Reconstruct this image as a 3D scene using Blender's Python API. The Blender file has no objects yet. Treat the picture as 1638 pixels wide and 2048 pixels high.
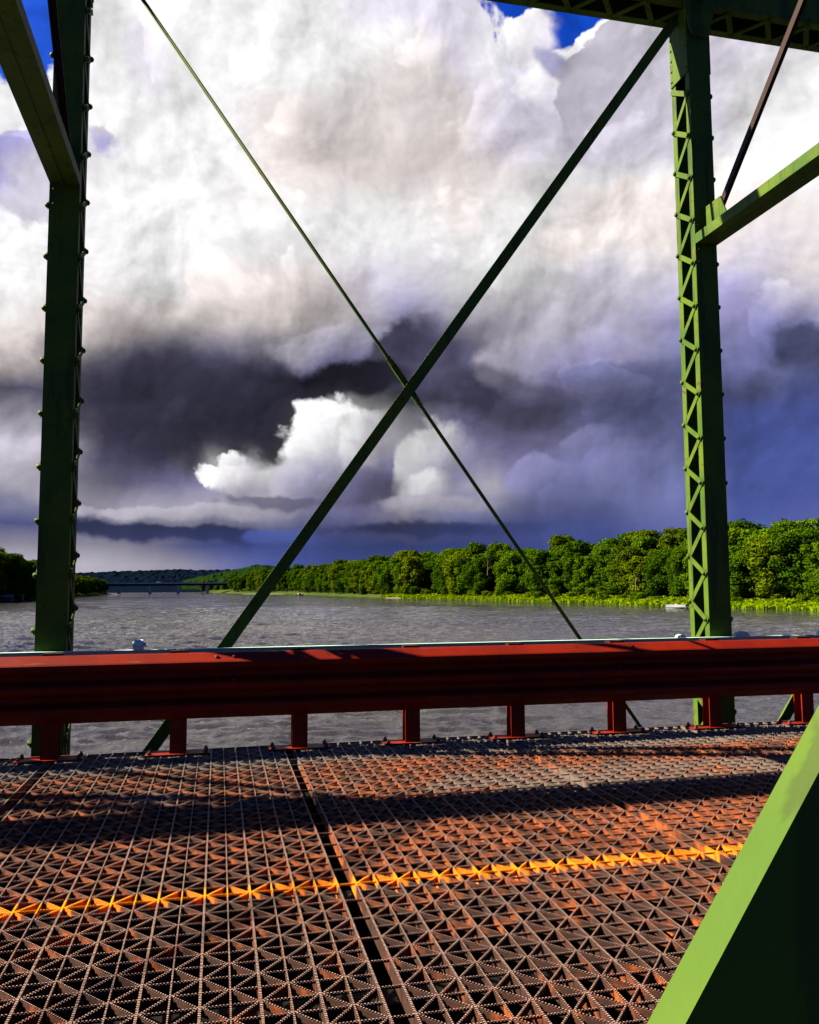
import bpy, math, random
import numpy as np
from mathutils import Vector, Matrix

random.seed(7)
rng = np.random.default_rng(7)
sc = bpy.context.scene
COL = sc.collection

# ------------------------------------------------------------------ camera
FPX, CX, CY = 1663.2, 819.0, 1024.0
H = 1.45
YAW, PITCH, ROLL = math.radians(12.88), math.radians(4.985), math.radians(-0.35)
Fv = np.array([math.sin(YAW)*math.cos(PITCH), math.cos(YAW)*math.cos(PITCH), math.sin(PITCH)])
Rv = np.array([math.cos(YAW), -math.sin(YAW), 0.0])
Uv = np.cross(Rv, Fv)
_c, _s = math.cos(ROLL), math.sin(ROLL)
Rv, Uv = _c*Rv + _s*Uv, -_s*Rv + _c*Uv
def ray(x, y): return Fv + Rv*(x-CX)/FPX - Uv*(y-CY)/FPX
def at_y(x, y, Y):
    d = ray(x, y); return np.array([0, 0, H]) + d*(Y/d[1])
def at_z(x, y, Z):
    d = ray(x, y); return np.array([0, 0, H]) + d*((Z-H)/d[2])

cam_d = bpy.data.cameras.new('camera')
cam = bpy.data.objects.new('camera', cam_d)
COL.objects.link(cam)
cam_d.sensor_fit = 'HORIZONTAL'
cam_d.sensor_width = 36.0
cam_d.lens = FPX/1638*36.0
cam_d.clip_start = 0.05
cam_d.clip_end = 30000
M = Matrix.Identity(4)
for r in range(3):
    M[r][0], M[r][1], M[r][2] = Rv[r], Uv[r], -Fv[r]
    M[r][3] = (0, 0, H)[r]
cam.matrix_world = M
sc.camera = cam

# ------------------------------------------------------------------ exposure, sun, sky
EXPO = 2.9
sc.view_settings.view_transform = 'Standard'
sc.view_settings.look = 'None'
sc.view_settings.exposure = EXPO
sc.view_settings.gamma = 1.0
sc.view_settings.use_curve_mapping = False
try:
    sc.cycles.max_bounces = 6; sc.cycles.diffuse_bounces = 2; sc.cycles.glossy_bounces = 3
    sc.cycles.transparent_max_bounces = 8
    sc.cycles.use_denoising = True
except Exception:
    pass

SUN = Vector((-0.74, 0.21, 0.64)).normalized()
sun_d = bpy.data.lights.new('sun', 'SUN')
sun_d.energy = 5.0
sun_d.angle = math.radians(0.5)
sun_d.color = (1.0, 0.90, 0.66)
sun = bpy.data.objects.new('sun', sun_d)
COL.objects.link(sun)
sun.rotation_euler = SUN.to_track_quat('Z', 'Y').to_euler()

world = bpy.data.worlds.new('World')
sc.world = world
world.use_nodes = True
wt = world.node_tree
wt.nodes.clear()
def N(tree, t, **kw):
    n = tree.nodes.new(t)
    for k, v in kw.items(): setattr(n, k, v)
    return n
def sock(tree, s, v):
    if isinstance(v, (int, float, tuple, list)): s.default_value = v
    else: tree.links.new(v, s)
def math_n(tree, op, a, b=None, c=None, clamp=False):
    n = N(tree, 'ShaderNodeMath', operation=op); n.use_clamp = clamp
    for i, v in enumerate((a, b, c)):
        if v is not None: sock(tree, n.inputs[i], v)
    return n.outputs[0]
DIM = .80      # all paints and soils share this reflectance scale
def dim(tree, c):
    n = N(tree, 'ShaderNodeMix', data_type='RGBA', blend_type='MULTIPLY'); n.inputs[0].default_value = 1.0
    sock(tree, n.inputs[6], c); n.inputs[7].default_value = (DIM, DIM, DIM, 1)
    return n.outputs[2]
def vmath(tree, op, a, b=None, scale=None):
    n = N(tree, 'ShaderNodeVectorMath', operation=op)
    sock(tree, n.inputs[0], a)
    if b is not None: sock(tree, n.inputs[1], b)
    if scale is not None: sock(tree, n.inputs['Scale'], scale)
    return n.outputs[0]
def noise_n(tree, vec, scale, detail=3, rough=.5, dist=0.0, out='Fac'):
    n = N(tree, 'ShaderNodeTexNoise')
    if vec is not None: tree.links.new(vec, n.inputs['Vector'])
    sock(tree, n.inputs['Scale'], scale); n.inputs['Detail'].default_value = detail
    n.inputs['Roughness'].default_value = rough; n.inputs['Distortion'].default_value = dist
    return n.outputs[out]
def mix_c(tree, f, a, b, mode='MIX'):
    n = N(tree, 'ShaderNodeMix', data_type='RGBA', blend_type=mode)
    sock(tree, n.inputs[0], f)
    sock(tree, n.inputs[6], a if not isinstance(a, tuple) else (*a, 1.0)[:4])
    sock(tree, n.inputs[7], b if not isinstance(b, tuple) else (*b, 1.0)[:4])
    return n.outputs[2]
def smooth(tree, v, lo, hi, a=0.0, b=1.0):
    n = N(tree, 'ShaderNodeMapRange', interpolation_type='SMOOTHSTEP')
    sock(tree, n.inputs[0], v)
    for i, q in zip((1, 2, 3, 4), (lo, hi, a, b)): n.inputs[i].default_value = q
    return n.outputs[0]

# cloud cover of this part of the sky: brightness (0-99) and tint, laid out by azimuth and elevation
ROWS_Y = [0, 70, 140, 210, 280, 350, 420, 490, 560, 630, 680, 730, 780, 830, 880, 930, 980, 1020, 1060, 1100, 1140]
TAB = '''97g 97g 94g 98g 99g 99g 98g 97g 93v 90v 89v 88v 96g 96g 97g 92g 88v 90v 88v
97g 98g 93g 94g 99g 99g 98g 99g 97g 88v 88v 97g 97g 92g 70v 90g 84v 88v 88g
98g 99g 96g 91g 99g 98g 97g 95g 98g 92g 88v 95g 78s 88g 80v 86v 80v 93g 92g
98g 96g 97g 98g 99g 98g 92w 89w 92g 93g 86w 84v 84v 84v 78v 85v 92g 99g 99g
93g 80v 90g 99g 99g 98g 93w 80w 79w 82w 80w 86v 81v 83v 82v 78v 98g 99g 99g
70s 90g 99g 99g 99g 99g 96w 91w 84w 79w 84w 92w 88g 87g 97g 95g 97g 99g 97g
97g 98g 99g 98g 98g 98g 97g 92g 95g 95g 94w 95g 90g 88g 96w 96w 94g 95w 92w
98g 96g 98g 98g 96g 88g 84g 92g 93g 92g 93g 93g 88g 88g 92g 91g 86v 88w 93w
98g 96g 97g 96g 90g 97w 90w 89w 84v 80v 82g 84g 81g 84v 81v 80v 70s 78v 80v
96g 90w 88w 82w 76w 76w 74w 72w 70w 66s 66v 66v 72v 68v 67v 66s 56s 60s 56s
92w 84w 68w 56w 50v 50s 52v 56v 56v 24s 34s 60v 68v 71v 66v 62s 55s 58b 26b
76w 74w 54v 38s 30s 30s 34s 44s 24s 15s 27s 42s 52s 54s 50s 46b 52b 54b 40b
30s 36s 26s 22s 22s 24s 25s 16s 8s 14s 24s 21s 27s 31s 30b 36b 38b 37b 37B
58v 58v 28s 22s 20s 19s 15s 60g 60g 14s 30s 22s 34s 40b 34b 40b 36B 37B 38B
84v 80v 30s 20s 18s 22s 14s 88g 72g 70g 58s 36s 40s 44s 44b 44b 36B 38B 40B
76v 74v 36s 26s 26s 74g 78g 56s 42s 56s 66v 46s 52s 58b 54b 52b 36B 38B 40B
60v 60v 50v 42s 50s 54s 60v 46s 26s 44s 80g 64v 44b 48b 52b 58b 38B 39B 40B
46b 48b 58v 70v 74v 62v 66v 48s 58s 66v 54b 38b 38b 40b 48b 60b 38B 40B 42B
28B 28B 26B 24B 24B 26B 32B 30B 22B 20B 24B 30B 34B 36B 38B 42B 42B 44B 48b
64v 64v 62v 58v 44b 36B 36B 34B 32B 32B 32B 34B 36B 38B 40B 44B 48B 50B 50B
76v 76v 74v 70v 66v 54b 42B 38B 36B 36B 36B 36B 38B 40B 42B 46B 50B 50B 50B'''
TINT = dict(g=(1, .995, 1.0), w=(1.01, .965, .955), v=(.985, .955, 1.03), s=(.94, .92, 1.22), b=(.84, .88, 1.26), B=(.72, .85, 1.50))
G = []
for line in TAB.split('\n'):
    row = []
    for t in line.split():
        L = int(t[:-1])/100.0
        row.append([min(1.0, L*k) for k in TINT[t[-1]]])
    assert len(row) == 19
    G.append(row)
G = np.array(G)
def s2l(c): return np.where(c <= .04045, c/12.92, ((c+.055)/1.055)**2.4)
G = s2l(G)
def grid_col(x, y):
    gx = min(max(x/91.0, 0), 17.9999); i = int(gx); fx = gx-i
    y = min(max(y, 0), 1139.9)
    j = max(k for k in range(len(ROWS_Y)) if ROWS_Y[k] <= y)
    fy = (y-ROWS_Y[j])/(ROWS_Y[j+1]-ROWS_Y[j])
    return (G[j][i]*(1-fx)+G[j][i+1]*fx)*(1-fy) + (G[j+1][i]*(1-fx)+G[j+1][i+1]*fx)*fy
def dir_px(az, el):
    d = np.array([math.sin(az)*math.cos(el), math.cos(az)*math.cos(el), math.sin(el)])
    z = d @ Fv
    return CX + FPX*(d @ Rv)/z, CY - FPX*(d @ Uv)/z
AZ0, AZ1, NST = math.radians(-15), math.radians(42), 32
EL1, NRW = math.radians(38), 29
co = N(wt, 'ShaderNodeTexCoord').outputs['Generated']
sep = N(wt, 'ShaderNodeSeparateXYZ'); wt.links.new(co, sep.inputs[0])
az = math_n(wt, 'ARCTAN2', sep.outputs[0], sep.outputs[1])
el = math_n(wt, 'ARCSINE', sep.outputs[2])
w1 = vmath(wt, 'SUBTRACT', noise_n(wt, co, 7.0, 2, .5, 0, 'Color'), (.5, .5, .5))
w2 = vmath(wt, 'SUBTRACT', noise_n(wt, co, 20.0, 5, .58, 0, 'Color'), (.5, .5, .5))
ww = vmath(wt, 'ADD', vmath(wt, 'SCALE', w1, scale=.050), vmath(wt, 'SCALE', w2, scale=.030))
# cloud edges are ragged high up and flatter near the horizon
ww = vmath(wt, 'SCALE', ww, scale=smooth(wt, el, .02, .18, .30, 1.0))
sw = N(wt, 'ShaderNodeSeparateXYZ'); wt.links.new(ww, sw.inputs[0])
azw = math_n(wt, 'ADD', az, sw.outputs[0]); elw = math_n(wt, 'ADD', el, sw.outputs[1])
tt = math_n(wt, 'DIVIDE', math_n(wt, 'SUBTRACT', azw, AZ0), AZ1-AZ0)
KE = 1/(2**EXPO)
acc = None
for j in range(NRW):
    e = EL1*j/(NRW-1)
    rp = N(wt, 'ShaderNodeValToRGB')
    cr = rp.color_ramp; cr.interpolation = 'LINEAR'
    while len(cr.elements) < NST: cr.elements.new(.5)
    for i in range(NST):
        cr.elements[i].position = i/(NST-1)
    for i in range(NST):
        a = AZ0 + (AZ1-AZ0)*i/(NST-1)
        c = grid_col(*dir_px(a, e))*KE
        cr.elements[i].color = (c[0], c[1], c[2], 1)
    wt.links.new(tt, rp.inputs[0])
    if acc is None: acc = rp.outputs[0]
    else:
        st = EL1/(NRW-1)
        n = N(wt, 'ShaderNodeMapRange'); n.clamp = True
        wt.links.new(elw, n.inputs[0]); n.inputs[1].default_value = e-st; n.inputs[2].default_value = e
        acc = mix_c(wt, n.outputs[0], acc, rp.outputs[0])
# billowy height used for ragged edges and relief
def ridged(v, sc_, det, rough=.55):
    n = N(wt, 'ShaderNodeTexNoise', noise_type='FBM')
    wt.links.new(v, n.inputs['Vector']); n.inputs['Scale'].default_value = sc_
    n.inputs['Detail'].default_value = det; n.inputs['Roughness'].default_value = rough
    n.normalize = False; n.inputs['Lacunarity'].default_value = 2.15
    return math_n(wt, 'ABSOLUTE', n.outputs['Fac'])
off = vmath(wt, 'ADD', co, (-.011, .002, .013))
cwv = vmath(wt, 'ADD', co, vmath(wt, 'SCALE', w1, scale=.06))
off = vmath(wt, 'ADD', off, vmath(wt, 'SCALE', w1, scale=.06))
b0 = ridged(cwv, 7.0, 5, .50)
h0 = noise_n(wt, cwv, 5.5, 6, .47, .15); h1 = noise_n(wt, off, 5.5, 5, .47, .15)
rel = math_n(wt, 'MULTIPLY', math_n(wt, 'SUBTRACT', h0, h1), 4.6)
lit = smooth(wt, rel, -.05, .22)
fr = math_n(wt, 'FRACT', math_n(wt, 'MULTIPLY', h0, 5.0))
rim = math_n(wt, 'SUBTRACT', .45, fr)
rim = math_n(wt, 'ADD', rim, math_n(wt, 'MULTIPLY', smooth(wt, fr, .90, 1.0), 1.0))
rim = math_n(wt, 'MULTIPLY', math_n(wt, 'MULTIPLY', rim, lit), .34)
f0 = noise_n(wt, cwv, 24.0, 4, .55); f1 = noise_n(wt, vmath(wt, 'ADD', cwv, (-.0045, .001, .005)), 24.0, 4, .55)
rel = math_n(wt, 'MULTIPLY_ADD', math_n(wt, 'SUBTRACT', f0, f1), .95, rel)
rel = math_n(wt, 'ADD', rel, rim)
rel = math_n(wt, 'MULTIPLY', rel, smooth(wt, el, .03, .22, .30, 1.0))
rag = math_n(wt, 'SUBTRACT', b0, .22)
cel_n = math_n(wt, 'COSINE', el)
def puff(px, py, rx, ry, rot, bright, dark, alpha=1.0, e0=.10, e1=.55, rg=.9):
    global acc, prev_m
    azq = math_n(wt, 'MULTIPLY_ADD', prev_m, 1e-7, azp); elq = math_n(wt, 'MULTIPLY_ADD', prev_m, 1e-7, elp)   # keeps the puffs in evaluation order
    d = ray(px, py); d = d/np.linalg.norm(d)
    ca, ce = math.atan2(d[0], d[1]), math.asin(d[2])
    x = math_n(wt, 'MULTIPLY', math_n(wt, 'SUBTRACT', azq, ca), math.cos(ce)*FPX)
    y = math_n(wt, 'MULTIPLY', math_n(wt, 'SUBTRACT', elq, ce), FPX)
    c_, s_ = math.cos(math.radians(rot)), math.sin(math.radians(rot))
    a = math_n(wt, 'ADD', math_n(wt, 'MULTIPLY', x, c_/rx), math_n(wt, 'MULTIPLY', y, s_/rx))
    b = math_n(wt, 'ADD', math_n(wt, 'MULTIPLY', x, -s_/ry), math_n(wt, 'MULTIPLY', y, c_/ry))
    r = math_n(wt, 'SQRT', math_n(wt, 'ADD', math_n(wt, 'MULTIPLY', a, a), math_n(wt, 'MULTIPLY', b, b)))
    r = math_n(wt, 'SUBTRACT', r, math_n(wt, 'MULTIPLY', rag, rg))
    sd = smooth(wt, math_n(wt, 'SUBTRACT', a, b), -1.1, 1.1)       # 0 toward the lit side, 1 away from it
    e = math_n(wt, 'MULTIPLY_ADD', sd, e1-e0, e0)
    m = math_n(wt, 'DIVIDE', math_n(wt, 'SUBTRACT', math_n(wt, 'ADD', 1.0, e), r), math_n(wt, 'MULTIPLY', e, 2.0), clamp=True)
    n = N(wt, 'ShaderNodeMapRange', interpolation_type='SMOOTHSTEP'); wt.links.new(m, n.inputs[0]); n.inputs[4].default_value = alpha
    prev_m = n.outputs[0]
    q = [tuple(float(v)*KE for v in s2l(np.array([min(1, c[0]*k/100) for k in TINT[c[1]]]))) for c in (bright, dark)]
    acc = mix_c(wt, n.outputs[0], acc, mix_c(wt, sd, q[0], q[1]))
w3 = vmath(wt, 'ADD', vmath(wt, 'SCALE', w1, scale=.030), vmath(wt, 'SCALE', w2, scale=.026))
sw3 = N(wt, 'ShaderNodeSeparateXYZ'); wt.links.new(w3, sw3.inputs[0])
azp = math_n(wt, 'ADD', az, sw3.outputs[0]); elp = math_n(wt, 'ADD', el, sw3.outputs[1])
# clear sky
sky = N(wt, 'ShaderNodeTexSky', sky_type='NISHITA')
sky.sun_disc = False
sky.sun_elevation = math.asin(SUN.z)
sky.sun_rotation = math.atan2(SUN.x, SUN.y)
hs = N(wt, 'ShaderNodeHueSaturation'); hs.inputs['Saturation'].default_value = 1.5
hs.inputs['Hue'].default_value = .52
wt.links.new(sky.outputs[0], hs.inputs['Color'])
clear = vmath(wt, 'MULTIPLY', vmath(wt, 'SCALE', hs.outputs[0], scale=.05), (.106, .22, .47))
def gap(px, py, rx, ry, edge=.25):
    d = ray(px, py); d = d/np.linalg.norm(d)
    ca, ce = math.atan2(d[0], d[1]), math.asin(d[2])
    a = math_n(wt, 'DIVIDE', math_n(wt, 'SUBTRACT', azw, ca), rx/FPX/math.cos(ce))
    b = math_n(wt, 'DIVIDE', math_n(wt, 'SUBTRACT', elw, ce), ry/FPX)
    r = math_n(wt, 'SQRT', math_n(wt, 'ADD', math_n(wt, 'MULTIPLY', a, a), math_n(wt, 'MULTIPLY', b, b)))
    r = math_n(wt, 'ADD', r, math_n(wt, 'MULTIPLY', rag, .8))
    return smooth(wt, r, 1-edge, 1+edge, 1.0, 0.0)
gm = math_n(wt, 'MAXIMUM', gap(1108, -20, 112, 95, .05), gap(0, -30, 108, 118, .06))
acc = mix_c(wt, gm, acc, clear)
prev_m = rag
PUFFS = [
 (740, 150, 95, 85, 0, (99, 'g'), (88, 'w'), .9), (560, 70, 120, 60, 20, (99, 'g'), (95, 'g'), .8),
 (760, 240, 120, 90, -20, (84, 'w'), (76, 'w'), .5, .4, .6),
 (1060, 100, 48, 62, 0, (100, 'g'), (92, 'v'), 1, .05, .4, 1.3), (1190, 112, 72, 52, 25, (100, 'g'), (96, 'g'), 1, .05, .4, 1.3), (1120, 150, 75, 55, 0, (100, 'g'), (90, 'v'), 1, .08, .6, 1.2),
 (1092, 122, 28, 20, -30, (64, 's'), (60, 's'), .8, .3, .4),
 (1262, 190, 120, 125, 0, (70, 'v'), (88, 'v'), .85, .05, .7),
 (1300, 430, 170, 75, 0, (98, 'w'), (93, 'w'), .9, .08, .7), (1130, 420, 110, 60, 0, (96, 'g'), (90, 'w'), .7, .1, .7),
 (430, 560, 60, 50, 10, (99, 'w'), (94, 'w'), .9, .08, .5), (520, 590, 60, 45, 0, (97, 'w'), (86, 'w'), .8, .1, .5),
 (30, 345, 52, 48, 0, (66, 's'), (76, 'v'), .9, .12, .3, 1.8), (65, 290, 45, 30, 0, (72, 's'), (80, 'v'), .8, .15, .4, 2), (203, 282, 38, 20, -20, (76, 'v'), (72, 's'), .9, .2, .4, 2.2),
 (225, 60, 60, 45, 0, (92, 'g'), (84, 'g'), .7, .3, .5), (300, 110, 40, 60, 0, (90, 'v'), (88, 'v'), .6, .4, .5),
 (480, 640, 150, 50, 0, (88, 'w'), (70, 'w'), .5, .2, .7),
 (700, 690, 120, 40, 10, (74, 'v'), (48, 's'), .7, .15, .6),
 (830, 715, 85, 75, 20, (22, 's'), (38, 's'), .9, .15, .7),
 (690, 768, 125, 32, 10, (8, 's'), (14, 's'), .95, .25, .3), (545, 850, 75, 85, 20, (16, 's'), (9, 's'), .9, .4, .15),
 (350, 810, 220, 95, -5, (24, 's'), (17, 's'), .85, .5, .5),
 (668, 905, 108, 108, -12, (97, 'g'), (38, 's'), 1, .10, .6, .9), (600, 945, 60, 40, 20, (80, 'v'), (52, 's'), .7, .15, .6),
 (735, 880, 60, 62, 0, (84, 'g'), (66, 'v'), .85, .1, .5), (880, 930, 80, 90, 0, (84, 'g'), (50, 's'), .9, .12, .6),
 (470, 950, 58, 40, 15, (97, 'g'), (66, 'v'), 1, .10, .6, 1.6), (860, 985, 40, 36, 0, (94, 'g'), (70, 'v'), .8, .2, .6),
 (735, 985, 62, 42, 0, (46, 's'), (26, 's'), .8, .3, .5),
 (1090, 960, 75, 48, 0, (60, 's'), (44, 'b'), .8, .12, .6), (1180, 890, 60, 42, 0, (56, 's'), (44, 'b'), .7, .12, .6), (1265, 930, 75, 60, 0, (54, 's'), (44, 'b'), .45, .3, .7),
 (1310, 1010, 75, 60, 0, (60, 'b'), (48, 'b'), .5, .35, .7), (1150, 690, 150, 60, 10, (76, 'v'), (58, 's'), .6, .2, .7),
 (1010, 800, 110, 40, -15, (26, 's'), (24, 's'), .6, .3, .5), (1230, 745, 110, 22, 0, (42, 'b'), (36, 'b'), .6, .3, .5),
 (1610, 690, 60, 42, 0, (34, 'b'), (30, 'b'), .9, .25, .5), (1500, 480, 90, 60, 0, (97, 'w'), (84, 'v'), .6, .15, .6),
 (380, 1020, 150, 13, 1, (76, 'v'), (66, 'v'), .85, .2, .5), (560, 1000, 110, 12, -4, (36, 's'), (34, 's'), .7, .3, .6), (880, 1010, 110, 14, 3, (72, 'v'), (60, 'v'), .7, .3, .6),
 (380, 1062, 170, 17, -2, (20, 'B'), (26, 'B'), .9, .25, .5), (560, 1068, 60, 18, 0, (44, 'B'), (40, 'B'), .8, .3, .6), (860, 1055, 190, 16, 0, (20, 'B'), (26, 'B'), .8, .3, .6),
 (30, 920, 60, 45, 0, (86, 'v'), (70, 'v'), .8, .3, .6),
]
for p_ in PUFFS: puff(*p_)
gain = math_n(wt, 'MULTIPLY_ADD', rel, .85, 1.0)
gain = math_n(wt, 'MINIMUM', math_n(wt, 'MAXIMUM', gain, .45), 1.7)
acc = vmath(wt, 'SCALE', acc, scale=gain)
acc = vmath(wt, 'MINIMUM', acc, (1.02*KE, 1.01*KE, 1.0*KE))
# the rest of the sky: broken cloud with blue between
cn = noise_n(wt, co, 2.2, 4, .58)
cov = smooth(wt, cn, .62, .72)
cs = noise_n(wt, off, 4.0, 3, .6)
cc = mix_c(wt, smooth(wt, cs, .35, .65), (.22*KE, .21*KE, .27*KE), (.95*KE, .93*KE, .92*KE))
rest = mix_c(wt, cov, clear, cc)
da = math_n(wt, 'ABSOLUTE', math_n(wt, 'SUBTRACT', azw, math.radians(13)))
mo = math_n(wt, 'MAXIMUM', smooth(wt, da, math.radians(30), math.radians(40)), smooth(wt, elw, math.radians(37.5), math.radians(41)))
acc = mix_c(wt, mo, acc, rest)
bg = N(wt, 'ShaderNodeBackground'); wt.links.new(vmath(wt, 'SCALE', acc, scale=10.0), bg.inputs[0]); bg.inputs[1].default_value = 0.1
wo = N(wt, 'ShaderNodeOutputWorld'); wt.links.new(bg.outputs[0], wo.inputs[0])
try:
    world.cycles.sampling_method = 'NONE'
except Exception:
    pass

# ------------------------------------------------------------------ materials
def new_mat(name):
    m = bpy.data.materials.new(name); m.use_nodes = True
    t = m.node_tree; t.nodes.clear()
    o = N(t, 'ShaderNodeOutputMaterial'); b = N(t, 'ShaderNodeBsdfPrincipled')
    t.links.new(b.outputs[0], o.inputs[0])
    return m, t, b
def bump(t, b, h, strength, dist):
    n = N(t, 'ShaderNodeBump'); n.inputs['Strength'].default_value = strength; n.inputs['Distance'].default_value = dist
    t.links.new(h, n.inputs['Height']); t.links.new(n.outputs[0], b.inputs['Normal'])
def paint(name, c1, c2, rust=(.045, .014, .006), amount=.62, rough=.5, sc1=2.0, streak=None):
    m, t, b = new_mat(name)
    p = N(t, 'ShaderNodeNewGeometry').outputs['Position']
    n1 = noise_n(t, p, sc1, 4, .6); n2 = noise_n(t, p, 14.0, 5, .65)
    c = mix_c(t, smooth(t, n1, .35, .65), c1, c2)
    r = math_n(t, 'MULTIPLY', smooth(t, n2, amount, amount+.08), smooth(t, n1, .4, .6))
    c = mix_c(t, r, c, rust)
    if streak is not None:
        mp = N(t, 'ShaderNodeMapping'); t.links.new(p, mp.inputs[0]); mp.inputs['Scale'].default_value = streak[0]
        sk = noise_n(t, mp.outputs[0], 1.0, 5, .6)
        c = mix_c(t, smooth(t, sk, streak[2], streak[2]+.05, 0, streak[3]), c, streak[1])
    t.links.new(dim(t, c), b.inputs['Base Color'])
    t.links.new(math_n(t, 'ADD', rough, math_n(t, 'MULTIPLY', n2, .2)), b.inputs['Roughness'])
    bump(t, b, noise_n(t, p, 60.0, 4, .6), .25, .004)
    b.inputs['Specular IOR Level'].default_value = .06
    return m
GREEN = paint('green_bridge_paint', (.024, .050, .0055), (.042, .070, .0045), amount=.585, streak=((9, 9, .8), (.018, .026, .006), .56, .6))
TEAL = paint('weathered_green_paint', (.02, .085, .065), (.03, .11, .08))
PALE = paint('pale_green_paint', (.24, .38, .30), (.30, .45, .36), amount=.68)
RED = paint('red_oxide_paint', (.115, .0066, .0010), (.085, .0048, .0010), rust=(.02, .006, .004), amount=.60, rough=.42, streak=((1.1, 14, 60), (.12, .07, .055), .66, .8))
BROWN = paint('rusty_brown_steel', (.018, .007, .006), (.012, .006, .006))
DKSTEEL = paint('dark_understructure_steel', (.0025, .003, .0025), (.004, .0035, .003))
BOLT = paint('bolt_steel', (.06, .035, .028), (.04, .022, .018))

def grating_mat():
    m, t, b = new_mat('rusty_grating_steel')
    g = N(t, 'ShaderNodeNewGeometry'); p = g.outputs['Position']
    sp = N(t, 'ShaderNodeSeparateXYZ'); t.links.new(p, sp.inputs[0])
    sn = N(t, 'ShaderNodeSeparateXYZ'); t.links.new(g.outputs['True Normal'], sn.inputs[0])
    n1 = noise_n(t, p, 1.1, 4, .6); n2 = noise_n(t, p, 16.0, 4, .6); n3 = noise_n(t, p, 90.0, 3, .6)
    c = mix_c(t, smooth(t, n2, .35, .62), (.21, .042, .002), (.07, .012, .002))
    c = mix_c(t, smooth(t, n3, .5, .75, 0, .7), c, (.03, .009, .004))
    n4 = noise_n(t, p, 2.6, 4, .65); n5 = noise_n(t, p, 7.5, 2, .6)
    # dark patches painted in where cells go unlit, more of them nearest the walkway
    near_shade = smooth(t, sp.outputs[1], 3.2, 4.6, .50, .40)
    dk = smooth(t, math_n(t, 'ADD', math_n(t, 'MULTIPLY', n4, .65), math_n(t, 'MULTIPLY', n5, .40)), near_shade, .62) if False else smooth(t, math_n(t, 'SUBTRACT', math_n(t, 'ADD', math_n(t, 'MULTIPLY', n4, .6), math_n(t, 'MULTIPLY', n5, .4)), math_n(t, 'SUBTRACT', near_shade, .45)), .46, .60, .93, 0)
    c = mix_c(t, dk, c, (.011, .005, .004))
    # polished grey band painted in as sunlit glints; the gutter side stays grey
    edge = smooth(t, math_n(t, 'ADD', sp.outputs[1], math_n(t, 'MULTIPLY', n1, .5)), 7.05, 7.40)
    tr = math_n(t, 'MULTIPLY', smooth(t, math_n(t, 'ABSOLUTE', math_n(t, 'SUBTRACT', sp.outputs[1], 6.0)), .10, .60, 1, 0), smooth(t, math_n(t, 'ADD', n1, math_n(t, 'MULTIPLY', sp.outputs[0], .05)), .50, .64))
    c = mix_c(t, math_n(t, 'MAXIMUM', edge, tr), c, (.070, .050, .042))
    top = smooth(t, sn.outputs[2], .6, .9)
    ct = mix_c(t, smooth(t, n3, .35, .65), (.28, .19, .165), (.13, .066, .05))  # worn tops, made paler to stand in for glints along the teeth
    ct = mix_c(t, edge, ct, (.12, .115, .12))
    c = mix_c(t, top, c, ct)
    dy = math_n(t, 'ABSOLUTE', math_n(t, 'SUBTRACT', math_n(t, 'ADD', sp.outputs[1], math_n(t, 'MULTIPLY', n2, .02)), 4.20))
    st = math_n(t, 'MULTIPLY', smooth(t, dy, .056, .076, 1, 0), smooth(t, n3, .70, .80, 1, .4))
    wr = noise_n(t, p, 30.0, 4, .7)
    st = math_n(t, 'MULTIPLY', st, smooth(t, wr, .34, .46, .45, 1))
    c = mix_c(t, st, c, mix_c(t, top, (.46, .095, .0006), (.58, .27, .001)))  # stripe tops yellow, sides painted deeper orange as if in shade
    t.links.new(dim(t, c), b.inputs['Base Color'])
    b.inputs['Specular IOR Level'].default_value = .15
    t.links.new(smooth(t, sn.outputs[2], .6, .9, .75, .38), b.inputs['Roughness'])
    t.links.new(math_n(t, 'MULTIPLY', math_n(t, 'MULTIPLY', top, .15), math_n(t, 'SUBTRACT', 1.0, st)), b.inputs['Metallic'])
    return m
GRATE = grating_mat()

def water_mat():
    m, t, b = new_mat('river_water')
    p = N(t, 'ShaderNodeNewGeometry').outputs['Position']
    mp = N(t, 'ShaderNodeMapping'); t.links.new(p, mp.inputs[0]); mp.inputs['Scale'].default_value = (.75, 1.25, 1)
    mp.inputs['Rotation'].default_value = (0, 0, .25)
    v = mp.outputs[0]
    big = noise_n(t, v, .018, 3, .55)
    c = noise_n(t, v, 6.0, 3, .6, .4)
    bump(t, b, c, .8, .07)
    col = mix_c(t, smooth(t, big, .35, .65), (.019, .017, .0165), (.009, .009, .0095))
    t.links.new(col, b.inputs['Base Color'])
    yy = N(t, 'ShaderNodeSeparateXYZ'); t.links.new(p, yy.inputs[0])
    t.links.new(smooth(t, yy.outputs[1], 120, 900, .03, .08), b.inputs['Roughness'])   # waves too small to model far off
    b.inputs['IOR'].default_value = 1.42
    return m
WATER = water_mat()
WATERDEEP = paint('dark_deep_water', (.004, .004, .004), (.006, .006, .005), amount=.95, rough=.15)

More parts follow.
